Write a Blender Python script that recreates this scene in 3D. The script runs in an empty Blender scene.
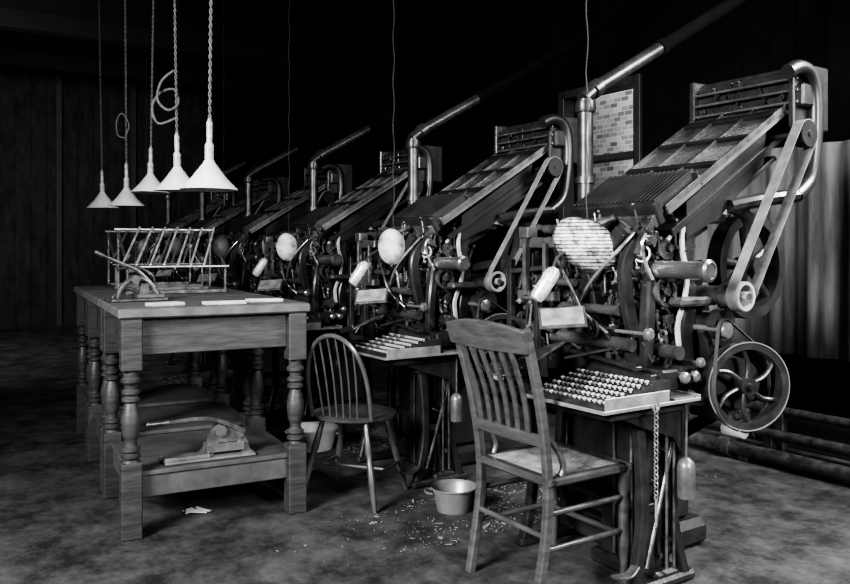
import bpy, bmesh, math, random
from mathutils import Vector, Matrix, Euler
rnd = random.Random(11)
sc = bpy.context.scene
COL = sc.collection
B = Vector((.836, .549, 0)).normalized()
U = Vector((.549, -.836, 0)).normalized()
ROT = math.atan2(U.y, U.x)
BT = Vector((.883, .469, 0)).normalized()
UT = Vector((.469, -.883, 0)).normalized()
ROTT = math.atan2(UT.y, UT.x)
O1 = Vector((.67, 3.13, 0))
STEP = Vector((-.82, 1.35, 0))
CEIL = 4.2
try: sc.view_settings.look = 'AgX - High Contrast'
except Exception as e: print('look', e)
def W(u, v, z=0.0):
    return O1 + U*u + B*v + Vector((0, 0, z))

# ------------------------------------------------------------ materials
MATS = {}
def mat(name, col, rough=.5, metal=0.0, var=.35, scale=8, bump=0.0, stretch=None, emis=0, kind='noise', spec=None):
    if name in MATS: return MATS[name]
    m = bpy.data.materials.new(name); m.use_nodes = True
    nt = m.node_tree; N = nt.nodes; L = nt.links
    bs = N['Principled BSDF']
    tc = N.new('ShaderNodeTexCoord'); mp = N.new('ShaderNodeMapping')
    L.new(tc.outputs['Object'], mp.inputs['Vector'])
    if stretch: mp.inputs['Scale'].default_value = stretch
    nz = N.new('ShaderNodeTexNoise'); nz.inputs['Scale'].default_value = scale
    nz.inputs['Detail'].default_value = 8 if kind == 'floor' else 6; nz.inputs['Roughness'].default_value = .78 if kind == 'floor' else .65
    L.new(mp.outputs['Vector'], nz.inputs['Vector'])
    src = nz.outputs['Fac']
    if kind in ('boards', 'print', 'planks'):
        wv = N.new('ShaderNodeTexWave'); wv.inputs['Scale'].default_value = {'boards': 1.6, 'print': 22, 'planks': 1.3}[kind]
        if kind == 'print': wv.bands_direction = 'Z'
        if kind == 'planks': wv.bands_direction = 'Y'
        wv.wave_profile = 'SAW' if kind != 'print' else 'SIN'; wv.inputs['Distortion'].default_value = 0.0 if kind != 'print' else 1.0
        L.new(tc.outputs['Object'], wv.inputs['Vector'])
        r2 = N.new('ShaderNodeValToRGB'); q = .5 if kind != 'print' else .6
        r2.color_ramp.elements[0].position = 0; r2.color_ramp.elements[0].color = (q, q, q, 1)
        r2.color_ramp.elements[1].position = .1 if kind != 'print' else .6; r2.color_ramp.elements[1].color = (1, 1, 1, 1)
        L.new(wv.outputs['Fac'], r2.inputs['Fac'])
        mx = N.new('ShaderNodeMath'); mx.operation = 'MULTIPLY'
        L.new(r2.outputs['Color'], mx.inputs[0]); L.new(nz.outputs['Fac'], mx.inputs[1]); src = mx.outputs[0]
    rp = N.new('ShaderNodeValToRGB')
    a = max(0, col*(1-var)); b = min(1, col*(1+var))
    rp.color_ramp.elements[0].position = .3 if kind != 'floor' else .4; rp.color_ramp.elements[0].color = (a, a, a, 1)
    rp.color_ramp.elements[1].position = {'print': .58, 'floor': .62}.get(kind, .7); rp.color_ramp.elements[1].color = (b, b, b, 1)
    L.new(src, rp.inputs['Fac']); L.new(rp.outputs['Color'], bs.inputs['Base Color'])
    bs.inputs['Roughness'].default_value = rough; bs.inputs['Metallic'].default_value = metal
    if spec is not None: bs.inputs['Specular IOR Level'].default_value = spec
    if bump:
        bp = N.new('ShaderNodeBump'); bp.inputs['Strength'].default_value = bump; bp.inputs['Distance'].default_value = .02
        L.new(src, bp.inputs['Height']); L.new(bp.outputs['Normal'], bs.inputs['Normal'])
    if emis:
        L.new(rp.outputs['Color'], bs.inputs['Emission Color']); bs.inputs['Emission Strength'].default_value = emis
    MATS[name] = m
    return m
def M_iron(): return mat('black_cast_iron', .018, .32, .1, .5, 14, .12)
def M_iron2(): return mat('worn_machine_iron', .06, .32, .4, .8, 18, .1)
def M_steel(): return mat('bright_worn_steel', .45, .28, .85, .5, 22)
def M_cast(): return mat('grey_painted_casting', .32, .4, .1, .35, 10)
def M_wood(): return mat('dark_stained_wood', .028, .5, 0, .5, 7, .12, (1, 1, 8), 0, 'noise', .35)
def M_woodl(): return mat('worn_oak_wood', .06, .6, 0, .5, 8, .12, (8, 1, 1), 0, 'noise', .4)
def M_chair(): return mat('varnished_chair_wood', .045, .32, 0, .4, 8, .08, (1, 1, 5))
def M_white(): return mat('white_enamel', .42, .4, 0, .2, 7)
def M_belt(): return mat('leather_belt', .11, .6, 0, .5, 12)

# ------------------------------------------------------------ mesh builder
def axM(c, d):
    d = Vector(d).normalized()
    return Matrix.Translation(Vector(c)) @ d.to_track_quat('Z', 'Y').to_matrix().to_4x4()
def spline(pts, n=6):
    P = [Vector(p) for p in pts]; out = []
    for i in range(len(P)-1):
        p0 = P[max(i-1, 0)]; p1 = P[i]; p2 = P[i+1]; p3 = P[min(i+2, len(P)-1)]
        for k in range(n):
            t = k/n
            out.append(.5*((2*p1)+(p2-p0)*t+(2*p0-5*p1+4*p2-p3)*t*t+(3*p1-p0-3*p2+p3)*t**3))
    out.append(P[-1]); return out
class MB:
    def __init__(s): s.bm = bmesh.new()
    def box(s, c, size, rot=None, bev=.004):
        r = bmesh.ops.create_cube(s.bm, size=1.0); vs = r['verts']
        M = Matrix.Translation(Vector(c))
        if rot is not None:
            M = M @ (rot if isinstance(rot, Matrix) else Euler(rot).to_matrix().to_4x4())
        M = M @ Matrix.Diagonal((size[0], size[1], size[2], 1))
        bmesh.ops.transform(s.bm, matrix=M, verts=vs)
        if bev and min(size) > bev*2.5:
            es = list({e for v in vs for e in v.link_edges})
            bmesh.ops.bevel(s.bm, geom=es, offset=bev, segments=1, affect='EDGES', profile=.5)
        return s
    def bb(s, x0, x1, y0, y1, z0, z1, bev=.004):
        return s.box(((x0+x1)/2, (y0+y1)/2, (z0+z1)/2), (abs(x1-x0), abs(y1-y0), abs(z1-z0)), None, bev)
    def bar(s, p1, p2, w, t, up=(0, 0, 1), bev=.002):
        p1 = Vector(p1); p2 = Vector(p2); d = p2-p1; z = d.normalized(); x = Vector(up).cross(z)
        if x.length < 1e-4: x = Vector((1, 0, 0)).cross(z)
        x.normalize(); y = z.cross(x)
        R = Matrix((x, y, z)).transposed().to_4x4()
        return s.box((p1+p2)/2, (w, t, d.length), R, bev)
    def strip(s, pts, w, t, wd, sm=0, w2=None):
        P = spline(pts, sm) if sm else [Vector(p) for p in pts]; n = len(P); rings = []
        for i in range(n):
            T = (P[min(i+1, n-1)]-P[max(i-1, 0)]).normalized(); x = Vector(wd); x = (x-T*x.dot(T)).normalized(); y = T.cross(x)
            f = i/(n-1); ww = (w if w2 is None else w+(w2-w)*f) if not callable(w) else w(f)
            c = min(ww, t)*.18; a = ww/2; b = t/2
            rings.append([s.bm.verts.new(P[i]+x*p+y*q) for p, q in ((a-c, -b), (a, -b+c), (a, b-c), (a-c, b), (-a+c, b), (-a, b-c), (-a, -b+c), (-a+c, -b))])
        for i in range(n-1):
            for k in range(8): s.bm.faces.new((rings[i][k], rings[i][(k+1) % 8], rings[i+1][(k+1) % 8], rings[i+1][k]))
        s.bm.faces.new(list(reversed(rings[0]))); s.bm.faces.new(rings[-1]); return s
    def lathe(s, prof, M=None, seg=20, closed=False, cap=True):
        M = M or Matrix.Identity(4); rings = []
        for r, z in prof:
            rings.append([s.bm.verts.new(M @ Vector((r*math.cos(2*math.pi*k/seg), r*math.sin(2*math.pi*k/seg), z))) for k in range(seg)])
        n = len(rings)
        for i in range(n if closed else n-1):
            a = rings[i]; b = rings[(i+1) % n]
            for k in range(seg):
                s.bm.faces.new((a[k], a[(k+1) % seg], b[(k+1) % seg], b[k]))
        if cap and not closed:
            s.bm.faces.new(list(reversed(rings[0]))); s.bm.faces.new(rings[-1])
        return s
    def cyl(s, p1, p2, r1, r2=None, seg=14):
        p1 = Vector(p1); p2 = Vector(p2); d = p2-p1
        if r2 is None: r2 = r1
        return s.lathe([(r1, 0), (r2, d.length)], axM(p1, d), seg)
    def tube(s, pts, r, seg=8, sm=0):
        P = spline(pts, sm) if sm else [Vector(p) for p in pts]
        rings = []; n = len(P); prev = None
        for i in range(n):
            t = (P[min(i+1, n-1)]-P[max(i-1, 0)]).normalized()
            if prev is None: x = t.orthogonal().normalized()
            else: x = (prev - t*prev.dot(t)).normalized()
            prev = x; y = t.cross(x)
            rr = r if not isinstance(r, (list, tuple)) else r[0]+(r[1]-r[0])*i/(n-1)
            rings.append([s.bm.verts.new(P[i]+(x*math.cos(2*math.pi*k/seg)+y*math.sin(2*math.pi*k/seg))*rr) for k in range(seg)])
        for i in range(n-1):
            for k in range(seg):
                s.bm.faces.new((rings[i][k], rings[i][(k+1) % seg], rings[i+1][(k+1) % seg], rings[i+1][k]))
        s.bm.faces.new(list(reversed(rings[0]))); s.bm.faces.new(rings[-1])
        return s
    def prism(s, poly, x0, x1, M=None):
        M = M or Matrix.Identity(4)
        a = [s.bm.verts.new(M @ Vector((x0, p[0], p[1]))) for p in poly]; b = [s.bm.verts.new(M @ Vector((x1, p[0], p[1]))) for p in poly]
        n = len(poly)
        for i in range(n): s.bm.faces.new((a[i], a[(i+1) % n], b[(i+1) % n], b[i]))
        s.bm.faces.new(list(reversed(a))); s.bm.faces.new(b)
        return s
    def ring(s, c, d, R, t, w, seg=32):
        return s.lathe([(R-t, -w/2), (R, -w/2), (R, w/2), (R-t, w/2)], axM(c, d), seg, closed=True)
    def sphere(s, c, r, sc3=(1, 1, 1), seg=12):
        M = Matrix.Translation(Vector(c)) @ Matrix.Diagonal((r*sc3[0], r*sc3[1], r*sc3[2], 1))
        bmesh.ops.create_uvsphere(s.bm, u_segments=seg, v_segments=max(6, seg//2+1), radius=1, matrix=M); return s
    def gear(s, c, d, R, w, teeth=24):
        M = axM(c, d); a = []; b = []
        for k in range(teeth*2):
            rr = R if k % 2 else R*.9
            an = math.pi*k/teeth
            a.append(s.bm.verts.new(M @ Vector((rr*math.cos(an), rr*math.sin(an), -w/2))))
            b.append(s.bm.verts.new(M @ Vector((rr*math.cos(an), rr*math.sin(an), w/2))))
        n = len(a)
        for i in range(n): s.bm.faces.new((a[i], a[(i+1) % n], b[(i+1) % n], b[i]))
        s.bm.faces.new(list(reversed(a))); s.bm.faces.new(b); return s
    def spoked(s, c, d, R, t, w, n=5, hub=.02):
        c = Vector(c); d = Vector(d).normalized(); s.ring(c, d, R, t, w, 36); s.cyl(c-d*w*.6, c+d*w*.8, hub)
        a = d.orthogonal().normalized(); b = d.cross(a)
        for k in range(n):
            an = 2*math.pi*k/n+.3; s.cyl(c, c+(a*math.cos(an)+b*math.sin(an))*(R-t*.5), R*.07, None, 7)
        return s
    def belt(s, c1, r1, c2, r2, x, w, t=.004):
        c1 = Vector(c1); c2 = Vector(c2); d = c2-c1; D = d.length; ph = math.atan2(d.y, d.x); be = math.acos((r1-r2)/D)
        P = []; n = 12
        for k in range(n+1):
            a = ph+be+(2*math.pi-2*be)*k/n; P.append((c1, r1, a))
        for k in range(n+1):
            a = ph-be+2*be*k/n; P.append((c2, r2, a))
        rings = []
        for c, r, a in P:
            q = []
            for rr, xx in ((r, x-w/2), (r+t, x-w/2), (r+t, x+w/2), (r, x+w/2)):
                q.append(s.bm.verts.new((xx, c.x+rr*math.cos(a), c.y+rr*math.sin(a))))
            rings.append(q)
        m = len(rings)
        for i in range(m):
            A = rings[i]; Bq = rings[(i+1) % m]
            for k in range(4): s.bm.faces.new((A[k], A[(k+1) % 4], Bq[(k+1) % 4], Bq[k]))
        return s
    def done(s, name, mtl, parent=None, label=None, loc=None, rotz=0, angle=35):
        bmesh.ops.recalc_face_normals(s.bm, faces=s.bm.faces)
        me = bpy.data.meshes.new(name); s.bm.to_mesh(me); s.bm.free()
        me.materials.append(mtl)
        me.polygons.foreach_set('use_smooth', [True]*len(me.polygons))
        try: me.set_sharp_from_angle(angle=math.radians(angle))
        except Exception: pass
        ob = bpy.data.objects.new(name, me); COL.objects.link(ob)
        if parent: ob.parent = parent
        if loc is not None: ob.location = loc
        if rotz: ob.rotation_euler = (0, 0, rotz)
        if label: ob['label'] = label
        return ob
def empty(name, loc, rotz, label, cat, group=None):
    e = bpy.data.objects.new(name, None); COL.objects.link(e); e.empty_display_size = .1
    e.location = loc; e.rotation_euler = (0, 0, rotz); e['label'] = label; e['category'] = cat
    if group: e['group'] = group
    return e
def top(ob, label, cat, group=None):
    ob['label'] = label; ob['category'] = cat
    if group: ob['group'] = group
    return ob
def structure(ob): ob['kind'] = 'structure'; return ob

# ------------------------------------------------------------ room shell
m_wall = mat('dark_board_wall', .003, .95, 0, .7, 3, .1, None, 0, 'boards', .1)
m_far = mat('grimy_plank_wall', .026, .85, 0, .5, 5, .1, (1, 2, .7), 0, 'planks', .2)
UA, UB, VA, VB = -12.3, 4.5, -5.0, 2.6
fl = MB(); fl.bb(UA, UB, VA, VB, -.1, 0, 0)
structure(fl.done('floor', mat('grimy_dark_floor', .038, .65, 0, .7, 3.2, .25, None, 0, 'floor', .4), None, 'dark grimy workshop floor with scuffs', O1, ROT))
ce = MB(); ce.bb(UA, UB, VA, VB, CEIL, CEIL+.1, 0)
for i in range(7): ce.bb(-11+i*2.2, -10.8+i*2.2, VA, VB, CEIL-.22, CEIL, 0)
structure(ce.done('ceiling', mat('near_black_ceiling', .003, .95, 0, .4, 3), None, 'near-black ceiling with joists', O1, ROT))  # one even near-black colour for ceiling and joists
wb = MB()
wu0, wu1, wz0, wz1 = -2.95, -2.12, 1.0, 2.62
wb.bb(UA, wu0, VB, VB+.2, 0, CEIL, 0); wb.bb(wu1, UB, VB, VB+.2, 0, CEIL, 0)
wb.bb(wu0, wu1, VB, VB+.2, 0, wz0, 0); wb.bb(wu0, wu1, VB, VB+.2, wz1, CEIL, 0)
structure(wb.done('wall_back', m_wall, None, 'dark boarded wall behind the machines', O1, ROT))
wf = MB(); wf.bb(UA-.2, UA, VA, VB+.2, 0, CEIL, 0)
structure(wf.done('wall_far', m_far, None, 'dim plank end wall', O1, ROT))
for i, vv in enumerate((-3.6, -2.5, -1.3, -.1, 1.1)):
    t = MB(); t.bb(UA, UA+.05, vv, vv+.09, 0, CEIL, .004)
    structure(t.done('trim_%d' % (i+1), mat('wall_trim_wood', .03, .7, 0, .4, 6), None, 'narrow vertical batten on plank wall', O1, ROT))
bbd = MB(); bbd.bb(wu1+.2, UB, VB-.03, VB, 0, .2, .006)
structure(bbd.done('baseboard_back', mat('baseboard_wood', .02, .6), None, 'dark wooden baseboard', O1, ROT))
wn = MB()
for a, b_ in ((wu0-.05, wu0+.02), (wu1-.02, wu1+.05)): wn.bb(a, b_, VB-.03, VB+.1, wz0-.05, wz1+.05)
for a, b_ in ((wz0-.05, wz0+.02), (wz1-.02, wz1+.05), (2.02, 2.07), (1.5, 1.53)): wn.bb(wu0, wu1, VB-.03, VB+.1, a, b_)
structure(wn.done('window_1', mat('window_frame_black', .02, .5), None, 'dark-framed sash window looking onto a brick wall', O1, ROT))
bk = MB(); bk.bb(-6.5, .5, 3.9, 4.1, 0, 5, 0)
m = bpy.data.materials.new('outside_brick'); m.use_nodes = True
nt = m.node_tree; br = nt.nodes.new('ShaderNodeTexBrick'); tc = nt.nodes.new('ShaderNodeTexCoord'); mp = nt.nodes.new('ShaderNodeMapping')
mp.inputs['Rotation'].default_value = (math.pi/2, 0, 0)
nt.links.new(tc.outputs['Object'], mp.inputs['Vector']); nt.links.new(mp.outputs['Vector'], br.inputs['Vector'])
br.inputs['Scale'].default_value = 5.0; br.inputs['Color1'].default_value = (.42, .42, .42, 1); br.inputs['Color2'].default_value = (.12, .12, .12, 1)
br.inputs['Mortar'].default_value = (.45, .45, .45, 1); br.inputs['Mortar Size'].default_value = .02
nt.links.new(br.outputs['Color'], nt.nodes['Principled BSDF'].inputs['Base Color'])
ob = bk.done('brick_building', m, None, None, O1, ROT); top(ob, 'brick building wall seen through the window', 'building')

cu = bmesh.new(); nx = 320
rows = []
for zz in (.62, 1.0, 1.5, 1.95):
    rr = []
    for i in range(nx+1):
        uu = -1.75+(4.2)*i/nx
        d = .026*math.sin(uu*23+.8*math.sin(uu*3))+.02*math.sin(uu*6.3+1.3+zz*.6)+.010*math.sin(uu*57+math.sin(uu*9)*2)
        rr.append(cu.verts.new((uu, VB-.1+d*(1.2-.4*(zz-.6)), zz)))
    rows.append(rr)
for j in range(3):
    for i in range(nx): cu.faces.new((rows[j][i], rows[j][i+1], rows[j+1][i+1], rows[j+1][i]))
c = MB(); c.bm = cu
ob = c.done('canvas_curtain', mat('grey_canvas', .065, .9, 0, .7, 2.6, .1, (4, 1, .5)), None, None, O1, ROT, 80)
ob.modifiers.new('s', 'SOLIDIFY').thickness = .006
top(ob, 'grey canvas curtain hanging in vertical folds on the wall', 'curtain')
for i, (v, z, r) in enumerate(((2.05, .06, .045), (2.3, .13, .035), (2.42, .26, .03))):
    p = MB(); p.cyl((-3.4, v, z), (2.6, v, z), r)
    for uu in (-2.4, -.9, .6, 2.0):
        p.cyl((uu-.04, v, z), (uu+.04, v, z), r*1.35); p.bb(uu+.1, uu+.16, v-.03, v+.03, 0, z, .003)
    ob = p.done('floor_pipe', M_iron2(), None, None, O1, ROT)
    top(ob, 'long iron pipe running along the wall near the floor', 'pipe', 'floor pipes')

# ------------------------------------------------------------ typesetting machine
def mech(mb, x0, x1, y0, y1, z0, z1, n, face='x', s=1.0):
    for i in range(n):
        x = rnd.uniform(x0, x1); y = rnd.uniform(y0, y1); z = rnd.uniform(z0, z1); k = rnd.random()
        nrm = (1, 0, 0) if face == 'x' else (0, -1, 0)
        N = Vector(nrm); c = Vector((x, y, z))
        if k < .22:
            r = rnd.uniform(.01, .024)*s; mb.cyl(c-N*.02, c+N*rnd.uniform(.01, .02), r, None, 14); mb.cyl(c, c+N*.03, r*.4, None, 8)
        elif k < .58:
            a = rnd.uniform(-.5, .5); l = rnd.uniform(.08, .2)*s
            d = Vector((0, math.sin(a), math.cos(a))) if face == 'x' else Vector((math.sin(a), 0, math.cos(a)))
            mb.bar(c, c+d*l, .018*s, .010, nrm); mb.cyl(c-N*.01, c+N*.014, .014*s, None, 10); mb.cyl(c+d*l-N*.01, c+d*l+N*.014, .012*s, None, 10)
        elif k < .75:
            mb.box(c, (rnd.uniform(.02, .05)*s, rnd.uniform(.02, .04)*s, rnd.uniform(.02, .06)*s))
        elif k < .92:
            a = rnd.uniform(-1.5, 1.5); l = rnd.uniform(.08, .22)*s
            d = Vector((0, math.sin(a), math.cos(a))) if face == 'x' else Vector((math.sin(a), 0, math.cos(a)))
            mb.cyl(c+N*.02, c+N*.02+d*l, .005, None, 7)
        else:
            mb.gear(c+N*.01, nrm, rnd.uniform(.025, .04)*s, .014, 18)

def shade_mesh(kind):
    nrm = Vector((.68, -.72, -.12)).normalized()
    xax = Vector((0, 0, 1)).cross(nrm).normalized()
    yax = nrm.cross(xax)
    Rm = Matrix((xax, yax, nrm)).transposed().to_4x4()
    T = Matrix.Translation((.0, -.05, 1.304)) @ Rm
    q = MB()
    if kind in ('paper', 'edge'):
        T = T @ Matrix.Rotation(-.62, 4, 'Z') @ Matrix.Diagonal((1.05, .74, 1, 1)); seg = 60
        prof = [(.002, .02), (.03, .018), (.06, .012), (.1, -.004), (.133, -.026)]; amp = .0018
    else:
        T = T @ Matrix.Diagonal((.85, 1.1, 1, 1)); seg = 36
        prof = [(.0008, .07), (.03, .066), (.06, .05), (.082, .026), (.092, 0), (.085, -.035), (.05, -.06)]; amp = 0
    def pt(r, z, i):
        a = 2*math.pi*i/seg
        rr = r*(1+(.035*math.sin(a*2+1)+.02*math.sin(a*5) if amp and r > .05 else 0))
        return T @ Vector((rr*math.cos(a), rr*math.sin(a), z-.02+.02*math.sin(a*2)*r/.13*(amp > 0)+(amp if i % 4 < 2 else -amp)*r/.125))
    if kind == 'edge':
        q.tube([pt(.133, -.026, i) for i in range(0, seg+1)], .0025, 6); return q
    rings = [[q.bm.verts.new(pt(r, z, i)) for i in range(seg)] for r, z in prof]
    for i in range(len(prof)-1):
        for j in range(seg): q.bm.faces.new((rings[i][j], rings[i][(j+1) % seg], rings[i+1][(j+1) % seg], rings[i+1][j]))
    q.bm.faces.new(rings[0])
    return q

def build_machine():
    root = empty('typesetting_machine', O1, ROT, '', 'machine')
    def P(mb, name, m, label=None, parent=root, angle=35): return mb.done(name, m, parent, label, None, 0, angle)
    b = MB()
    b.bb(-.5, -.04, .3, .62, .12, .78, .02); b.bb(-.56, .0, .26, .7, 0, .12, .03); b.bb(-.52, .03, .2, .65, .74, .82, .015)
    b.bb(-.12, .15, .14, .26, .05, .69, .012); b.bb(-.16, .19, .12, .28, 0, .06, .012); b.bb(-.08, .11, .13, .14, .12, .6, .003)
    for x in (-.44, .18):
        b.strip([(x, -.0, 0), (x, .06, .3), (x, .03, .69)], .04, .045, (1, 0, 0), 6); b.strip([(x, .3, 0), (x, .22, .3), (x, .24, .69)], .04, .045, (1, 0, 0), 6)
        b.bb(x-.028, x+.028, -.03, .34, 0, .04, .012); b.bb(x-.015, x+.015, .04, .24, .3, .335); b.bb(x-.022, x+.022, .0, .26, .62, .72)
    b.prism([(-.16, .71), (.24, .71), (.24, .5), (.18, .58), (.0, .64)], .2, .225)
    b.bb(-.44, .18, .24, .265, .28, .32); b.bb(-.44, .18, .02, .25, .655, .72)
    P(b, 'base', M_iron())
    q = MB()
    for (x, y) in ((.12, .12), (.07, .12), (-.02, .12), (.21, .16), (.21, .2)): q.cyl((x, y, .08), (x, y, .68), .006, None, 8)
    q.cyl((.2, .06, .1), (.2, .22, .6), .008, None, 8); q.strip([(.2, .0, .12), (.21, -.05, .1), (.21, -.12, .11)], .04, .01, (1, 0, 0), 4)
    mech(q, .15, .18, .15, .25, .1, .55, 8, 'x', .8)
    P(q, 'base_rods', M_iron2())
    q = MB(); q.cyl((.25, .223, .50), (.25, .223, .72), .005, None, 8); q.lathe([(.012, .34), (.032, .35), (.034, .36), (.034, .47), (.028, .49), (.01, .505)], Matrix.Translation((.25, .223, 0)), 18); P(q, 'hanging_weight', mat('weight_iron', .1, .35, .4, .4, 12), 'small cylindrical iron weight on a rod')
    f = MB()
    f.bb(-.32, .04, .22, .46, .78, 1.2, .02); f.bb(-.3, .0, .24, .44, 1.18, 1.42, .02)
    side = [(.18, .95), (.25, 1.2), (.3, 1.38), (.52, 1.46), (.55, 1.38), (.42, 1.32), (.37, 1.2), (.4, 1.05), (.5, .9), (.4, .78), (.2, .78)]
    f.prism(side, .07, .1); f.prism(side, -.37, -.33)
    f.bar((-.37, .0, .78), (-.37, .0, 1.28), .05, .045); f.strip([(-.37, .0, 1.26), (-.36, .12, 1.36), (-.35, .3, 1.38)], .05, .04, (1, 0, 0), 5)
    f.bar((-.46, -.05, .74), (-.46, -.05, 1.25), .028, .028); f.bar((-.46, -.05, .76), (-.3, .2, .76), .04, .03)
    f.bar((-.46, -.05, 1.2), (-.25, .0, 1.22), .03, .02); f.bar((-.46, -.05, 1.0), (-.25, .0, .96), .03, .02)
    f.bar((-.46, -.05, .74), (-.46, .2, .74), .03, .03); f.bar((-.3, -.04, .8), (-.3, -.04, 1.1), .025, .02)
    f.strip([(-.3, .1, 1.36), (-.16, .06, 1.3), (-.06, .05, 1.16), (-.02, .06, 1.0), (.08, .06, .9)], .07, .03, (0, -1, 0), 6)
    f.strip([(.12, .1, 1.34), (.12, .03, 1.24), (.12, .04, 1.1), (.12, .08, .96)], .035, .055, (1, 0, 0), 6)
    f.strip([(.1, .16, .8), (.14, .12, .9), (.15, .12, 1.05), (.12, .16, 1.2)], .05, .05, (1, 0, 0), 6)
    f.strip([(.08, .25, 1.15), (.16, .2, 1.19), (.26, .165, 1.18)], .03, .03, (0, 0, 1), 4)
    f.box((-.02, .04, 1.23), (.06, .03, .36), (0, .7, 0), .006)
    f.strip([(.15, .56, 1.44), (.15, .4, 1.42), (.15, .33, 1.34), (.15, .33, 1.22), (.15, .355, 1.1), (.15, .33, .96), (.15, .34, .8)], .05, .075, (1, 0, 0), 6)
    f.bb(.02, .2, .26, .44, .76, .84, .012); f.bb(-.3, .1, .1, .26, .78, .92, .01); f.bb(-.28, -.02, .06, .24, 1.1, 1.18, .01)
    P(f, 'frame', M_iron())
    g = MB(); g.gear((-.2, .08, 1.02), (0, -1, 0), .13, .03, 40); g.cyl((-.2, .06, 1.02), (-.2, .02, 1.02), .05, None, 24); g.cyl((-.2, .06, 1.02), (-.2, .0, 1.02), .02)
    P(g, 'mold_wheel', M_iron2(), 'toothed dark iron disc')
    g = MB(); g.gear((.115, .30, .98), (1, 0, 0), .10, .02, 34); g.cyl((.11, .30, .98), (.145, .30, .98), .035, None, 20); P(g, 'gear_wheel', M_iron2())
    g = MB(); g.gear((.13, .25, 1.3), (1, 0, 0), .05, .02, 22); g.cyl((.11, .25, 1.3), (.16, .25, 1.3), .015); P(g, 'gear_wheel', M_iron2())
    g = MB()
    for i in range(6):
        y = .2+i*.035; s_ = .02*math.sin(i*1.7)
        g.strip([(.115+.006*i, y, .8), (.13, y+.02+s_, .95), (.125, y-.01, 1.1), (.12, y+.03-s_, 1.25+.02*i)], .014, .016, (1, 0, 0), 5)
        g.cyl((.1, y+.02+s_, .95), (.15, y+.02+s_, .95), .012, None, 10)
    g.cyl((.12, .18, .83), (.12, .42, .83), .014); g.cyl((.13, .18, 1.06), (.13, .42, 1.06), .012)
    mech(g, .08, .12, .2, .42, .85, 1.3, 22, 'x'); mech(g, -.34, .08, .12, .2, .82, 1.38, 50, 'y'); mech(g, -.44, -.28, -.03, .04, .8, 1.2, 18, 'y')
    mech(g, -.3, .12, .03, .1, .84, 1.36, 70, 'y', .6); mech(g, .1, .17, .12, .38, .85, 1.36, 60, 'x', .6)
    P(g, 'lever_mechanism', M_iron2())
    g = MB(); mech(g, .12, .15, .18, .4, .88, 1.35, 10, 'x', .55); mech(g, -.32, .08, .06, .09, .88, 1.38, 18, 'y', .55); mech(g, -.42, -.3, -.05, .0, .85, 1.15, 6, 'y', .6)
    g.strip([(.14, .06, 1.36), (.1, .0, 1.28), (.0, -.02, 1.18), (-.1, .0, 1.08)], .007, .012, (0, -1, 0), 6)
    g.strip([(-.24, .02, 1.25), (-.12, -.03, 1.16), (-.04, -.03, 1.05), (.04, .02, .97)], .009, .01, (0, -1, 0), 6)
    P(g, 'bright_linkages', M_steel(), 'bright steel levers and links')
    for pr in (((-.22, .02, 1.06), (.1, .02, 1.06), .02), ((-.3, .05, .93), (.14, .05, .93), .026), ((-.36, .0, 1.16), (-.12, .0, 1.16), .016), ((-.02, .1, 1.33), (.2, .1, 1.33), .018), ((.1, .2, .9), (.24, .2, .9), .028)):
        g = MB(); g.cyl(*pr, None, 18); P(g, 'roller', mat('roller_steel', .16, .22, .8, .4, 10))
    g = MB(); g.bb(-.42, -.2, -.04, .04, 1.3, 1.345, .005); g.bb(-.4, -.34, -.06, .0, 1.34, 1.39, .005); g.bar((-.36, -.05, 1.1), (-.36, -.05, 1.34), .03, .02); g.bar((-.24, -.05, 1.1), (-.24, -.05, 1.32), .02, .02)
    g.bb(-.42, -.2, -.05, .0, 1.08, 1.12, .005)
    P(g, 'vise_block', mat('vise_steel', .1, .3, .6, .6, 14))
    c = MB()
    for i, R in enumerate((.17, .15, .18, .14, .16)):
        c.cyl((-.3+i*.06, .42, 1.02), (-.27+i*.06, .42, 1.02), R, None, 28)
    c.cyl((-.36, .42, 1.02), (.16, .42, 1.02), .03)
    P(c, 'cam_assembly', M_iron2())
    c = MB(); c.spoked((.17, .2, 1.13), (1, 0, 0), .058, .013, .02, 4, .014); P(c, 'hand_wheel', M_iron2())
    c = MB(); c.spoked((-.02, -.01, .985), (0, -1, 0), .04, .009, .014, 4, .01); P(c, 'hand_wheel', M_iron2())
    c = MB(); wc = Vector((.02, .93, 1.22)); c.ring(wc, (1, 0, 0), .24, .045, .07, 44); c.cyl(wc-Vector((.05, 0, 0)), wc+Vector((.06, 0, 0)), .04)
    for k in range(5):
        a = k*2*math.pi/5+.5; c.tube([wc, wc+Vector((0, .21*math.cos(a), .21*math.sin(a)))], .017, 8)
    c.cyl((-.2, .93, 1.22), (.02, .93, 1.22), .02); c.bar((-.2, .93, 1.22), (-.25, .5, 1.15), .06, .05); c.bar((-.2, .9, 1.22), (-.2, .62, .8), .05, .05)
    P(c, 'rear_wheel', M_iron(), 'large black spoked wheel behind the belt')
    p = MB(); p.lathe([(.06, .78), (.14, .84), (.15, 1.05), (.13, 1.1), (.05, 1.14)], Matrix.Translation((-.45, .36, 0)), 20)
    p.cyl((-.45, .36, 1.1), (-.45, .36, 1.35), .045, .04)
    P(p, 'melting_pot', M_iron())
    fp = MB(); fp.tube([(-.45, .385, 1.3), (-.45, .385, 1.6), (-.45, .385, 1.99)], .036, 14); fp.lathe([(.046, 0), (.046, .03)], Matrix.Translation((-.45, .385, 1.6)), 14)
    fp.lathe([(.046, 0), (.05, .02), (.046, .05)], Matrix.Translation((-.45, .385, 1.93)), 14)
    fp.tube([(-.45, .37, 1.99), (-.45, .45, 2.05), (-.45, .9, 2.30)], .033, 14); fp.cyl((-.45, .43, 2.035), (-.45, .47, 2.06), .042)
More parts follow.
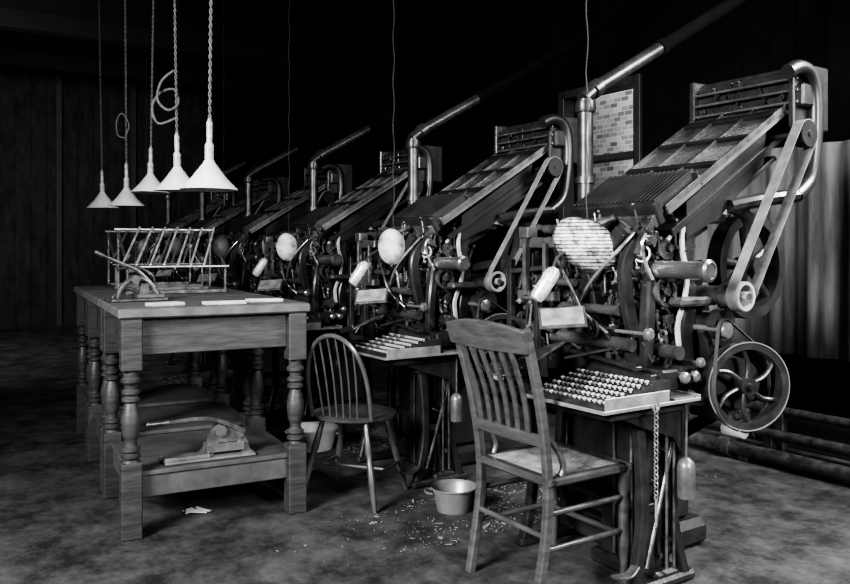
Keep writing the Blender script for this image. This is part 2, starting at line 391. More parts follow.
    P(fp, 'flue_pipe', mat('galvanised_flue', .045, .35, .6, .6, 8))
    fp = MB(); fp.tube([(-.45, .9, 2.30), (-.45, 2.58, 3.24)], .033, 12); fp.cyl((-.45, .89, 2.295), (-.45, .93, 2.317), .04)
    P(fp, 'flue_pipe_extension', mat('shade_toned_flue', .002, .95, 0, .4, 8, 0, None, 0, 'noise', .1), 'upper length of flue pipe, coloured dark as in shade')  # near-black colour stands in for the gloom the upper pipe fades into
    # keyboard
    k = MB(); k.prism([(-.24, .70), (-.238, .712), (.07, .775), (.11, .78), (.11, .70)], -.13, .27)
    k.bb(-.15, .285, -.25, .12, .69, .704, .004); k.bb(-.0, .285, .1, .26, .69, .704, .004); k.bb(-.1, .24, -.17, .22, .65, .69, .006)
    kb = P(k, 'keyboard', mat('keyboard_tray_iron', .02, .55, .0, .5, 12, 0, None, 0, 'noise', .12)); kb.location = (0, 0, .03)
    k = MB(); k.bb(-.15, .288, -.256, -.25, .692, .706, .002); k.bb(.284, .29, -.25, .26, .692, .706, .002); k.bb(.0, .285, .26, .266, .69, .715, .002)
    k.bb(.270, .275, -.235, .1, .70, .745, .002)
    P(k, 'keyboard_rim', mat('rim_steel', .22, .35, .5, .5, 9), 'bright steel tray edge', kb)
    k = MB(); k.bb(.15, .275, .13, .245, .703, .709, .002)
    P(k, 'tray_plate', mat('worn_tray_plate', .06, .5, .0, .5, 9), 'worn grey side tray', kb)
    k = MB(); k.prism([(.08, .77), (.06, .93), (.12, .95), (.16, .77)], -.13, .12); k.bar((-.16, .03, .88), (.2, .02, .85), .03, .015)
    k.bar((-.15, -.02, .855), (.05, .05, .91), .03, .012); k.bb(-.1, .22, .06, .1, .80, .825, .004); k.bb(.1, .24, .1, .2, .76, .84, .008)
    P(k, 'assembler', M_iron())
    k = MB(); k.box((-.24, -.1, .86), (.16, .22, .012), (.35, -.25, 0), .003); k.box((-.24, -.2, .835), (.16, .01, .03), (.35, -.25, 0), .002); k.bar((-.3, .0, .76), (-.26, -.05, .87), .03, .02)
    P(k, 'slug_galley', M_iron2())
    for (v, z, r) in ((.2, .81, .022), (.26, .81, .022), (.29, .86, .02), (.0, .985, .024)):
        n = MB(); n.cyl((.1, v, z), (.27, v, z), r*.3); n.lathe([(r*.7, 0), (r, .006), (r, .02), (r*.6, .028)], axM((.25, v, z), (1, 0, 0)), 18)
        P(n, 'knob', mat('knob_steel', .17, .25, .6, .4, 12))
    # magazine
    A = Vector((0, .135, 1.43)); Bm = Vector((0, .975, 1.93)); d = (Bm-A).normalized(); nn = Vector((0, -d.z, d.y))
    R3 = Matrix((Vector((1, 0, 0)), d, nn)).transposed().to_4x4()
    mid = A+d*.5
    q = MB(); q.box(mid, (.46, .97, .03), R3, .003)
    P(q, 'magazine', mat('magazine_brass_plate', .085, .42, .4, .7, 9, 0, (1, .4, .4)))
    q = MB()
    for i in range(36):
        x = -.215+i*.43/35; q.box(mid+Vector((x, 0, 0))+nn*.0155, (.004, .95, .004), R3, 0)
    P(q, 'magazine_channels', mat('channel_ribs_dark', .05, .4, .5, .7, 9), 'dark channel ribs on the plate')
    for x in (-.234, -.08, .08, .234):
        q = MB(); q.box(mid+Vector((x, 0, 0))+nn*.02, (.008, .99, .024), R3, .002)
        P(q, 'magazine_rail', mat('rail_steel', .12, .3, .7, .6, 14), 'steel lengthwise rail')
    q = MB(); q.box(A+d*.36+nn*.024, (.47, .03, .02), R3, .003); q.box(A+d*.6+nn*.024, (.47, .02, .02), R3, .003); q.box(A+d*.82+nn*.024, (.47, .04, .02), R3, .003)
    q.box(A+d*.5-nn*.10, (.4, .95, .03), R3, .003); q.box(A+d*.45-nn*.17, (.36, .7, .02), R3, .003)
    for x in (-.22, .22): q.box(A+d*.48-nn*.06, (.025, 1.02, .08), R3, .006)
    q.prism([(.3, 1.34), (.5, 1.42), (.8, 1.66), (.82, 1.8), (.3, 1.48)], .16, .19); q.prism([(.3, 1.34), (.5, 1.42), (.8, 1.66), (.82, 1.8), (.3, 1.48)], -.19, -.16)
    P(q, 'magazine_frame', mat('magazine_frame_black', .01, .45, 0, .5, 12, 0, None, 0, 'noise', .3))
    q = MB()
    for i in range(20):
        x = -.21+i*.42/19; q.box(A+d*.11+nn*.045+Vector((x, 0, 0)), (.010, .26, .05), R3, .002)
    q.box(A-d*.03+nn*.02, (.46, .03, .09), R3, .004); q.box(A+d*.24+nn*.02, (.46, .02, .07), R3, .004)
    P(q, 'escapement_comb', M_iron())
    q = MB(); q.bar((.21, .05, 1.36), (.21, .14, 1.46), .03, .012, (1, 0, 0)); q.box((0, .09, 1.40), (.44, .02, .05), (.5, 0, 0), .004)
    q.prism([(.08, 1.26), (.06, 1.28), (.09, 1.38), (.13, 1.38)], -.1, .16)
    for i in range(4): q.bar((-.05+i*.06, .06, 1.25), (-.05+i*.06, .085, 1.37), .006, .014)
    mech(q, -.2, .2, .07, .12, 1.33, 1.38, 18, 'y', .5)
    P(q, 'matrix_chute', M_iron2())
    q = MB(); q.tube([(.16, .12, 1.38), (.17, .07, 1.32), (.16, .1, 1.24), (.17, .13, 1.18)], .007, 8, 5)
    q.ring((.15, .09, 1.28), (.6, -1, 0), .034, .007, .012, 24); q.cyl((.12, .12, 1.28), (.16, .07, 1.28), .012)
    P(q, 'assembling_elevator', M_steel())
    # distributor
    q = MB(); q.bb(-.24, .26, .92, .96, 1.88, 2.06, .005); q.bb(-.24, .26, 1.08, 1.12, 1.86, 2.06, .005)
    q.bb(-.26, -.23, .88, 1.14, 1.83, 2.09, .006); q.bb(.25, .28, .88, 1.14, 1.81, 2.09, .006); q.bb(-.24, .26, .94, 1.1, 2.05, 2.08, .004)
    q.bb(-.24, .26, .885, .92, 1.87, 1.89, .003); mech(q, -.2, .24, .9, .92, 1.9, 2.04, 12, 'y', .5)
    q.bb(.26, .31, .9, 1.0, 1.9, 2.0, .01)
    P(q, 'distributor_box', M_iron())
    for z in (1.92, 1.97, 2.02):
        q = MB(); q.cyl((-.26, .89, z), (.29, .89, z), .006, None, 8); P(q, 'distributor_screw', mat('dull_steel_rod', .2, .3, .8, .5, 12))
    q = MB(); q.tube([(.3, .86, 1.52), (.3, .96, 1.6), (.3, 1.0, 1.78), (.3, 1.0, 1.95), (.3, .96, 2.04), (.3, .88, 2.06), (.3, .8, 2.03)], .032, 12, 5)
    q.tube([(.12, .45, 1.1), (.15, .62, 1.14), (.18, .7, 1.28), (.2, .68, 1.42), (.2, .56, 1.47)], .026, 10, 5)
    q.tube([(.3, .86, 1.52), (.26, .7, 1.5), (.2, .56, 1.47)], .03, 10, 4)
    P(q, 'distributor_arm', mat('arm_black', .012, .35), 'curved black support arm')
    q = MB(); q.strip([(.18, .60, 1.445), (.18, .48, 1.45), (.18, .36, 1.43), (.18, .29, 1.37), (.18, .29, 1.28), (.18, .315, 1.2), (.18, .30, 1.1), (.18, .26, 1.0), (.18, .27, .9)], .012, .022, (1, 0, 0), 6)
    q.tube([(.18, .36, 1.43), (.18, .26, 1.38), (.18, .2, 1.33)], .008, 8, 4); q.sphere((.18, .6, 1.445), .016)
    P(q, 'side_bracket', M_cast(), 'pale S-curved casting')
    q = MB(); q.cyl((.06, .165, 1.217), (.39, .165, 1.217), .034, None, 24); q.lathe([(.042, 0), (.042, .02), (.03, .026), (.03, .022)], axM((.38, .165, 1.217), (1, 0, 0)), 24)
    q.lathe([(.04, 0), (.04, .015)], axM((.1, .165, 1.217), (1, 0, 0)), 22)
    P(q, 'drive_drum', mat('drum_steel', .22, .25, .8, .4, 10), 'shiny steel cylinder')
    c1 = (.413, 1.116); c2 = (.84, 1.77)
    q = MB(); q.cyl((.0, c1[0], c1[1]), (.39, c1[0], c1[1]), .014); q.cyl((.28, c1[0], c1[1]), (.33, c1[0], c1[1]), .048, None, 26)
    q.cyl((.12, c1[0], c1[1]), (.27, c1[0], c1[1]), .036); q.bar((.15, .3, 1.09), (.15, c1[0]+.02, 1.1), .04, .03, (1, 0, 0))
    q.bb(.18, .25, .2, .42, 1.075, 1.11, .01); P(q, 'drive_pulley', M_iron2())
    q = MB(); q.cyl((.2, c2[0], c2[1]), (.38, c2[0], c2[1]), .012); q.cyl((.33, c2[0], c2[1]), (.375, c2[0], c2[1]), .055, None, 26)
    P(q, 'drive_pulley', M_iron())
    q = MB(); q.ring((.352, c1[0], c1[1]), (1, 0, 0), .056, .012, .05, 30); q.cyl((.33, c1[0], c1[1]), (.385, c1[0], c1[1]), .018)
    P(q, 'pulley_rim', mat('pulley_steel', .4, .3, .5, .4, 9), 'bright steel pulley rim')
    q = MB(); q.belt(c1, .057, c2, .057, .350, .044, .003); P(q, 'drive_belt', M_belt(), 'flat leather belt')
    q = MB(); q.cyl((.1, .42, 1.0), (.26, .42, 1.0), .05, None, 24); q.cyl((.24, .42, 1.0), (.28, .42, 1.0), .062, None, 28); q.bar((.16, .44, .8), (.16, .42, 1.1), .05, .05); q.bar((.22, .44, .78), (.22, .36, .98), .03, .04)
    P(q, 'bearing_housing', M_iron())
    Wc = Vector((.33, .475, .765)); ax = Vector((math.cos(-.4), math.sin(-.4), 0))
    q = MB(); q.ring(Wc, ax, .172, .03, .05, 44); q.cyl(Wc-ax*.06, Wc+ax*.03, .035); q.cyl(Wc+ax*.03, Wc+ax*.05, .014)
    sd = Vector((-ax.y, ax.x, 0))
    for kk in range(6):
        an = kk*math.pi/3+.3; an2 = an+.35
        p0 = Wc+sd*.02*math.cos(an)+Vector((0, 0, .02*math.sin(an)))
        p1 = Wc+sd*.09*math.cos(an+.12)+Vector((0, 0, .09*math.sin(an+.12)))
        p2 = Wc+sd*.15*math.cos(an2)+Vector((0, 0, .15*math.sin(an2)))
        q.tube([p0, p1, p2], .010, 8, 4)
    P(q, 'flywheel', M_iron(), 'six-spoked black flywheel')
    q = MB(); q.ring(Wc+ax*.027, ax, .173, .004, .003, 44); P(q, 'flywheel_edge', mat('dull_steel_edge', .25, .3, .6, .3, 8), 'worn bright wheel edge')
    q = MB(); q.cyl(Wc-ax*.25, Wc-ax*.06, .1, None, 24); q.cyl(Wc-ax*.28, Wc-ax*.25, .07, None, 24); q.bar(Wc-ax*.15-Vector((0, 0, .12)), (0, .45, .5), .08, .05)
    q.bb(.1, .3, .42, .56, .62, .66, .01)
    P(q, 'motor', M_iron())
    q = MB(); q.belt((.475, .765), .174, (.369, .985), .04, .315, .014, .004)
    P(q, 'motor_belt', mat('dark_belt', .03, .6))
    q = MB(); q.cyl((.1, .369, .985), (.31, .369, .985), .012); q.lathe([(.034, 0), (.036, .01), (.03, .03), (.012, .036)], axM((.3, .369, .985), (1, 0, 0)), 22); P(q, 'idler_pulley', mat('knob_steel', .2))
    q = MB(); q.bar((.3, .45, .585), (.3, .5, .60), .05, .05); q.cyl((.24, .47, .585), (.33, .47, .585), .028); P(q, 'motor_foot', mat('motor_foot_cast', .2, .45), 'pale cast motor foot')
    nrm = Vector((.45, -.45, .77)).normalized(); xa = Vector((.6, .8, 0)); xa = (xa-nrm*xa.dot(nrm)).normalized(); ya = nrm.cross(xa)
    R = Matrix((xa, ya, nrm)).transposed().to_4x4()
    q = MB(); q.box(Vector((-.02, -.16, 1.035))+nrm*.005, (.160, .09, .004), R, 0)
    P(q, 'copy_board', mat('copy_board_paper', .15, .6, 0, .6, 16), 'pale tilted copy board')
    q = MB(); q.box((-.02, -.16, 1.035), (.18, .115, .006), R, .001); q.bar((-.02, -.14, 1.025), (-.06, .12, .95), .014, .01); P(q, 'copy_board_frame', M_iron2())
    q = MB(); z = .72; i = 0
    while z > .40:
        q.ring((.305, -.01, z), (1, 0, 0) if i % 2 else (0, 1, 0), .010, .004, .004, 10); z -= .015; i += 1
    q.cyl((.305, -.01, .30), (.305, -.01, .40), .005); q.ring((.305, -.01, .73), (1, 0, 0), .018, .005, .006, 16)
    P(q, 'hanging_chain', M_steel(), 'small bright chain hanging from the tray')
    q = MB(); q.bar((-.3, .3, 1.35), (-.3, .62, 1.66), .04, .03, (1, 0, 0)); q.bar((.13, .2, 1.35), (-.22, .2, 1.46), .03, .03)
    q.tube([(-.2, .0, 1.2), (-.1, -.02, 1.34), (.05, .05, 1.42)], .014, 8, 4)
    q.cyl((-.4, .05, 1.38), (-.15, .05, 1.38), .02); q.gear((-.2, .04, 1.38), (1, 0, 0), .045, .03, 20)
    P(q, 'elevator_arm', M_iron2())
    # task lamp
    q = MB(); q.tube([(-.25, .12, 1.3), (-.2, .0, 1.4), (-.1, -.05, 1.38), (-.03, -.01, 1.33)], .006, 8, 5)
    q.tube([(-.03, -.01, 1.33), (-.08, -.12, 1.27), (-.03, -.2, 1.215)], .006, 8, 5)
    q.tube([(-.05+.004*math.sin(i*1.1), -.0+.004*math.cos(i*1.1), 1.34+(CEIL-.23-1.34)*i/60) for i in range(61)], .0025, 5)
    tl = P(q, 'task_lamp', mat('lamp_cord_cloth', .02, .8))
    q = MB(); q.lathe([(.012, -.01), (.024, 0), (.029, .02), (.029, .11), (.023, .13), (.012, .135)], axM((-.03+.01, -.2, 1.215), (-.35, -.55, -1)), 18)
    q.ring((-.055, -.24, 1.14), (-.35, -.55, -1), .032, .004, .006, 18); q.ring((-.03, -.215, 1.19), (-.35, -.55, -1), .031, .003, .004, 18)
    P(q, 'lamp_socket', mat('white_lamp_housing', .4, .35, .35, .8, 40), 'pale metal cylindrical lamp housing', tl)
    sh = P(shade_mesh('paper'), 'lamp_shade', mat('printed_paper_shade', .24, .6, 0, .9, 30, 0, None, .05, 'print'), 'pale oval printed-paper shade', tl, 15)
    sh.modifiers.new('s', 'SOLIDIFY').thickness = .002
    P(shade_mesh('edge'), 'shade_wire', M_iron(), 'dark wire edge of the shade', tl)
    allk = MB(); keys = []
    kr = Matrix.Rotation(math.atan2(.063, .308), 4, 'X')
    kprof = [(.004, -.008), (.004, 0), (.0085, .0005), (.009, .003), (.007, .005)]
    km = [None, None]
    for t in range(2):
        x = MB(); x.lathe(kprof, kr, 12)
        o = x.done('key', mat('white_key_cap', .3, .3) if t else mat('grey_key_cap', .10, .3, 0, .2)); km[t] = o.data; bpy.data.objects.remove(o)
    for r in range(6):
        for c_ in range(15):
            uu = -.108+c_*.0252; vv = -.205+r*.043; zz = .712+(vv+.238)*.2045+.006+r*.002
            allk.lathe(kprof, Matrix.Translation((uu, vv, zz)) @ kr, 8)
            keys.append((uu, vv, zz, 1 if (c_ > 7 or (r+c_) % 3 == 0) else 0))
    k = MB()
    for r in range(6):
        vv = -.205+r*.043; zz = .712+(vv+.238)*.2045
        k.box((.068, vv+.014, zz+.003), (.38, .003, .012), kr, 0)
    P(k, 'key_row_step', mat('key_step_edge', .06, .45, .2, .3, 9), None, kb)
    ak = allk.done('keys', mat('white_key_cap', .3, .3), kb); ak['kind'] = 'stuff'; ak['label'] = 'rows of small pale keys'
    return root, kb, ak, keys, km

root0, kb0, ak0, keydef, keymesh = build_machine()
def deep_copy(ob, parent, skip=()):
    n = ob.copy(); COL.objects.link(n)
    if parent: n.parent = parent
    for ch in list(ob.children):
        if ch in skip or ch.name.startswith('hanging_chain') or ch.name.startswith('shade_wire'): continue
        deep_copy(ch, n, skip)
    return n
GR = 'row of typesetting machines'
mlabels = ['black cast-iron typesetting machine with oval paper lamp shade and spoked flywheel',
 'black typesetting machine with glowing rounded lamp shade beside a bow-back chair',
 'black typesetting machine with glowing lamp shade and tall flue pipe',
 'dim typesetting machine standing in the row with slanted magazine',
 'shadowy typesetting machine standing in the row with slanted magazine',
 'shadowy typesetting machine standing in the row with slanted magazine']
def addkeys(kb):
    for (uu, vv, zz, t) in keydef:
        o = bpy.data.objects.new('key', keymesh[t]); o.location = (uu, vv, zz); o.parent = kb; COL.objects.link(o)
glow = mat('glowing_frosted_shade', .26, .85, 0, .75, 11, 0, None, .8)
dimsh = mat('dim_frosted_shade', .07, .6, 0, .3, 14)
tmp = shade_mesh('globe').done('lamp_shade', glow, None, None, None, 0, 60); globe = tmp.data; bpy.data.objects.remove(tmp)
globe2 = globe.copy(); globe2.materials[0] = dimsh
for i in range(1, 6):
    r = deep_copy(root0, None, (ak0,) if i == 1 else ())
    r.location = O1+STEP*i; r['label'] = mlabels[i]; r['group'] = GR
    for ch in r.children_recursive:
        if ch.name.startswith('lamp_shade'):
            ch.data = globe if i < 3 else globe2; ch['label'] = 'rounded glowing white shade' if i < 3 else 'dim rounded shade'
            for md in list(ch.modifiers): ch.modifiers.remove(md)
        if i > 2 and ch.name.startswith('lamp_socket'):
            me = ch.data.copy(); me.materials[0] = mat('shade_toned_housing', .1, .5); ch.data = me; ch['label'] = 'lamp housing in a darker, shaded colour'  # shaded copy of the pale housing, gloom of the far row in its colour
        if i == 1 and ch.name.startswith('keyboard') and 'rim' not in ch.name: addkeys(ch)
bpy.data.objects.remove(ak0)
root0['label'] = mlabels[0]; root0['group'] = GR; addkeys(kb0)

# ------------------------------------------------------------ tables
def build_table(loc, label):
    root = empty('work_table', loc, ROTT, label, 'table', 'turned-leg work tables')
    hx, hy, H = .40, .445, 1.03
    t = MB(); t.bb(-hx, hx, -hy, hy, H-.045, H, .008)
    t.done('table_top', M_woodl(), root, 'worn pale-edged wooden top')
    t = MB()
    for x in (-hx+.07, hx-.07): t.bb(x-.012, x+.012, -hy+.07, hy-.07, H-.215, H-.045, .004)
    for y in (-hy+.07, hy-.07): t.bb(-hx+.07, hx-.07, y-.012, y+.012, H-.215, H-.045, .004)
    t.done('apron', M_wood(), root)
    prof = [(.038, .34), (.03, .352), (.043, .362), (.043, .372), (.03, .382), (.041, .392), (.041, .402), (.028, .412), (.026, .43), (.036, .46), (.042, .50), (.042, .54), (.034, .58), (.026, .605), (.04, .615), (.04, .627), (.027, .637), (.040, .648), (.040, .66), (.028, .67), (.03, .685), (.044, .70), (.044, .712), (.032, .724), (.034, .75)]
    for x in (-hx+.06, hx-.06):
        for y in (-hy+.06, hy-.06):
            l = MB(); l.box((x, y, .17), (.09, .09, .34), None, .005); l.box((x, y, .87), (.09, .09, .24), None, .005)
            l.lathe(prof, Matrix.Translation((x, y, 0)), 20)
            l.done('leg', M_wood(), root)
    t = MB(); t.bb(-hx+.05, hx-.05, -hy+.05, hy-.05, .27, .292, .004)
    t.bb(hx-.09, hx-.06, -hy+.1, hy-.1, .17, .27, .004); t.bb(-hx+.06, -hx+.09, -hy+.1, hy-.1, .17, .27, .004)
    t.bb(-hx+.1, hx-.1, -hy+.06, -hy+.09, .17, .27, .004); t.bb(-hx+.1, hx-.1, hy-.09, hy-.06, .17, .27, .004)
    t.done('lower_shelf', mat('dusty_shelf_wood', .04, .6, 0, .5, 8, .12, (8, 1, 1)), root)
    return root
T1 = Vector((-1.14, 4.072, 0)); T2 = T1+(-UT)*.815; T3 = T1+(-UT)*1.63
build_table(T1, 'dark wooden work table with turned legs and low shelf')
build_table(T2, 'dark turned-leg work table carrying a slatted galley rack')
build_table(T3, 'dark turned-leg work table with a second slatted rack')
def TW(T, u, v, z): return T+UT*u+BT*v+Vector((0, 0, z))

Rz = Matrix.Rotation(-math.pi/2, 4, 'Z')
r = empty('lead_cutter', TW(T1, .24, .0, .294), ROTT+math.pi/2, 'angular cast-iron lead cutter with long lever on the low shelf', 'tool'); r.scale = (1.15, 1.15, 1.15)
q = MB(); q.bb(-.2, .17, -.07, .07, 0, .012, .004); q.bb(-.2, -.02, -.06, -.045, .012, .026, .002)
q.done('base_plate', mat('dark_base_plate', .13, .4, .4, .4, 10), r, 'dull steel base plate')
q = MB(); q.prism([(-.06, .012), (-.02, .06), (.0, .12), (.03, .145), (.06, .12), (.1, .125), (.13, .09), (.16, .012), (.12, .012), (.1, .06), (.02, .06), (.0, .012)], -.02, .02, Rz)
q.cyl((.03, -.035, .11), (.03, .035, .11), .024); q.cyl((.11, -.03, .09), (.11, .03, .09), .016); q.box((.05, 0, .04), (.16, .08, .035)); q.bar((.03, .03, .11), (.16, .03, .04), .02, .012)
q.done('body', mat('cutter_iron', .08, .35, .3, .5, 16), r)
q = MB(); q.strip([(.13, -.03, .1), (.03, -.03, .15), (-.06, -.03, .17), (-.2, -.03, .165)], .022, .012, (0, 0, 1), 4, .014); q.cyl((-.27, -.03, .166), (-.18, -.03, .166), .012, .011)
q.done('lever', M_iron2(), r)
r = empty('trimming_tool', TW(T1, -.16, -.30, 1.032), ROTT+math.pi/2+.1, 'cast-iron trimming tool with long curved lever on the table', 'tool')
q = MB(); q.bb(-.13, .15, -.08, .08, 0, .014, .003); q.bb(.0, .14, -.06, .06, .014, .035, .004); q.done('base_plate', M_iron2(), r)
q = MB(); q.tube([(-.08, 0, .014), (-.06, 0, .07), (.0, 0, .11), (.06, 0, .1), (.1, 0, .05), (.12, 0, .014)], .014, 8, 5); q.cyl((0, -.04, .11), (0, .04, .11), .022); q.box((.05, 0, .06), (.05, .03, .06))
q.tube([(-.1, .03, .014), (-.03, .03, .06), (.05, .03, .03)], .01, 8, 5); q.done('body', M_iron2(), r)
q = MB(); q.tube([(.1, 0, .07), (.02, 0, .15), (-.06, 0, .19), (-.15, 0, .23)], [.011, .007], 8, 5); q.cyl((-.15, 0, .23), (-.19, 0, .25), .012, .01)
q.tube([(.1, .02, .05), (.1, .02, .12), (.02, .02, .17), (-.08, .02, .16)], .006, 8, 5); q.done('lever', M_iron2(), r)
def flat_tray(T, u, v, ru, lx, ly, lab):
    q = MB(); q.bb(-lx, lx, -ly, ly, 0, .004, 0); q.bb(-lx, lx, ly-.006, ly, 0, .014, .001); q.bb(-lx, lx, -ly, -ly+.006, 0, .014, .001); q.bb(lx-.006, lx, -ly, ly, 0, .014, .001)
    o = q.done('composing_tray', mat('zinc_tray', .3, .4, .2, .4, 8), None, None, TW(T, u, v, 1.031), ROTT+math.pi/2+ru); top(o, lab, 'tray', 'metal trays on the table')
flat_tray(T1, .28, .05, .05, .1, .03, 'small zinc composing tray lying flat on the table')
flat_tray(T1, .2, .27, -.1, .09, .03, 'small zinc composing tray lying flat on the table')
flat_tray(T1, .25, -.22, .3, .08, .04, 'small zinc composing tray lying flat on the table')
def rack(T, u0, v0, n, lab, bright):
    r = empty('galley_rack', TW(T, u0, v0, 1.031), ROTT+math.pi/2, lab, 'rack', 'galley racks on the tables')
    rk = mat('rack_steel', .35, .32, .5, .6, 14) if bright else mat('rack_steel_dull', .12, .4, .4, .5, 14)
    q = MB()
    for x in (-.28, .28):
        q.bar((x, -.2, 0), (x, -.2, .16), .014, .014); q.bar((x, .2, 0), (x, .2, .37), .014, .014); q.bar((x, -.22, .15), (x, .22, .38), .014, .014); q.bar((x, -.2, .012), (x, .2, .012), .016, .016)
    q.bar((-.28, .2, .012), (.28, .2, .012), .02, .02); q.bar((-.28, -.2, .012), (.28, -.2, .012), .02, .02)
    q.done('rack_frame', M_iron2(), r)
    for p in (((-.30, .21, .385), (.30, .21, .385), .007), ((-.30, -.21, .16), (.30, -.21, .16), .006)):
        q = MB(); q.cyl(*p); q.done('rail', rk, r)
    for i in range(n):
        x = -.28+i*.46/(n-1)
        q = MB(); q.bar((x-.03, -.22, .17), (x+.13, .21, .40), .012, .009); q.done('slat', rk, r, 'bright steel slat' if bright else None)
rack(T2, -.1, .02, 7, 'slanted galley rack with bright parallel slats on the table', True)
rack(T3, -.05, .05, 7, 'dull slanted galley rack with parallel slats on the table', False)

# ------------------------------------------------------------ pendant lamps
GL = 'row of pendant lamps'
def pendant(x, y, z, i):
    r = empty('pendant_lamp', (x, y, z), 0, ['conical white enamel pendant lamp on a straight cord', 'conical white enamel pendant lamp with looped slack cord', 'conical white enamel pendant lamp on a straight cord', 'conical white enamel pendant lamp with small cord coil', 'conical white enamel pendant lamp on a straight cord'][i], 'lamp', GL)
    r.rotation_euler = ((.0, .02, -.02, .02, .02)[i], (.01, -.01, .01, .0, -.01)[i], 0)
    q = MB(); q.lathe([(.128, 0), (.126, .003), (.075, .055), (.03, .115), (.018, .135), (.014, .13), (.028, .11), (.073, .052), (.122, .001)], None, 36, True)
    q.done('lamp_shade', M_white(), r, 'white enamel cone')
    q = MB(); q.lathe([(.016, .125), (.02, .14), (.02, .2), (.012, .215), (.014, .26), (.014, .3), (.006, .32)], None, 14); q.done('lamp_socket', mat('socket_porcelain', .25, .4, 0, .7, 24), r)
    q = MB(); q.sphere((0, 0, .06), .028, (1, 1, 1.3)); q.done('bulb', mat('frosted_bulb', .7, .2), r)
    for ph in (0, math.pi):
        n = 260
        pts = [(.0045*math.sin(k*.75+ph), .0045*math.cos(k*.75+ph), .31+(CEIL-.23-z-.31)*k/n) for k in range(n+1)]
        q = MB(); q.tube(pts, .0038, 5)
        if ph == 0 and i == 1:
            q.tube([(0, 0, .40), (-.1, .0, .37), (-.14, .02, .46), (-.1, .03, .54), (-.02, .03, .56), (.01, .0, .48), (-.04, -.02, .44), (-.1, -.01, .50), (-.08, 0, .60), (-.01, 0, .66)], .007, 6, 6)
        if ph == 0 and i == 3:
            q.tube([(0, 0, .5), (-.06, 0, .52), (-.07, 0, .62), (-.03, 0, .68), (.02, 0, .6), (0, 0, .52)], .006, 6, 6)
        q.done('cord', mat('pale_twisted_cord', .07, .7, 0, .6, 30), r)
for i, (x, y, z) in enumerate(((-.964, 3.57, 1.56), (-1.36, 4.4, 1.615), (-1.89, 5.5, 1.68), (-2.2, 5.9, 1.61), (-2.7, 6.7, 1.635))): pendant(x, y, z, i)

# ------------------------------------------------------------ chairs
cx = empty('slat_back_chair', (.50, 3.185, 0), ROT, 'dark wooden slat-back chair with woven seat pulled up to the machine', 'chair')
cm = M_chair()
for x in (-.2, .2):
    q = MB(); q.strip([(x, -.25, 0), (x, -.205, .25), (x, -.195, .45), (x*1.03, -.235, .72), (x*1.08, -.315, 1.01)], .034, .036, (1, 0, 0), 8, .03)
    q.done('back_post', cm, cx)
    q = MB(); q.lathe([(.013, 0), (.017, .03), (.014, .05), (.02, .12), (.022, .3), (.016, .34), (.024, .36), (.024, .44)], Matrix.Translation((x, .2, 0)), 14); q.done('leg', cm, cx)
    q = MB(); q.tube([(x, -.205, .62), (x, -.15, .56), (x, -.12, .5), (x, -.13, .46)], .012, 8, 5); q.done('hip_brace', cm, cx)
q = MB()
cv = lambda x: -.325-.022*(1-(x/.23)**2)
q.strip([(-.232+.464*k/16, cv(-.232+.464*k/16), .965+.012*(1-((k-8)/8)**2)) for k in range(17)], lambda f: .085+.03*(1-(2*f-1)**2), .02, (0, -.28, 1))
q.done('crest_rail', cm, cx)
q = MB(); q.strip([(-.2+.4*k/12, -.222-.012*(1-((k-6)/6)**2), .60) for k in range(13)], .045, .018, (0, -.2, 1)); q.done('lower_back_rail', cm, cx)
for k in range(6):
    x = -.145+k*.058; q = MB(); q.strip([(x*.95, -.232, .6), (x, -.262, .76), (x*1.05, -.335, .94)], .026, .009, (1, 0, 0), 5)
    q.done('back_slat', cm, cx)
q = MB(); q.bb(-.225, .225, .17, .225, .43, .462, .008); q.bb(-.225, .225, -.21, -.165, .43, .462, .008); q.bb(-.225, -.185, -.2, .2, .43, .462, .008); q.bb(.185, .225, -.2, .2, .43, .462, .008); q.done('seat_frame', cm, cx)
q = MB()
for k in range(25):
    x = -.185+.37*k/24; q.box((x, 0, .452), (.012, .36, .006), (0, 0, 0), 0)
for k in range(24):
    y = -.175+.35*k/23; q.box((0, y, .456), (.37, .010, .005), (0, 0, 0), 0)
q.done('woven_seat', mat('woven_cane', .17, .5, 0, .6, 25), cx, 'paler woven cane seat')
for z in (.2, .33):
    for x in (-.2, .2):
        q = MB(); q.cyl((x, -.21, z), (x, .2, z), .011); q.done('stretcher', cm, cx)
for z in (.18, .3):
    q = MB(); q.cyl((-.2, .2, z), (.2, .2, z), .012); q.done('stretcher', cm, cx)
q = MB(); q.cyl((-.2, -.21, .25), (.2, -.21, .25), .011); q.done('stretcher', cm, cx)

bc = empty('bow_back_chair', (-.37, 4.18, 0), -math.radians(20), 'small dark bow-back spindle chair beside the machine', 'chair')
bm_ = mat('dark_windsor_wood', .045, .25, 0, .4, 8)
q = MB(); q.lathe([(.05, .405), (.16, .415), (.215, .43), (.22, .445), (.2, .45), (.1, .442), (.0001, .438)], Matrix.Diagonal((1.02, .98, 1, 1)), 30); q.done('seat', bm_, bc)
q = MB(); arc = []
for k in range(25):
    a = math.pi*k/24; arc.append((.165*math.cos(a)*(1+.16*math.sin(a)), -.15-.12*math.sin(a)**.8, .44+.43*math.sin(a)**.75))
q.tube(arc, .012, 10); q.done('bow', bm_, bc)
for k in range(6):
    x = -.11+k*.044; zt = .44+.43*math.sqrt(max(.01, 1-(x/.19)**2))**.75
    q = MB(); q.tube([(x*.85, -.16, .44), (x*.95, -.2, .44+(zt-.44)*.5), (x, -.15-.12*(1-(x/.19)**2)**.4, zt)], .0055, 8, 4); q.done('spindle', bm_, bc)
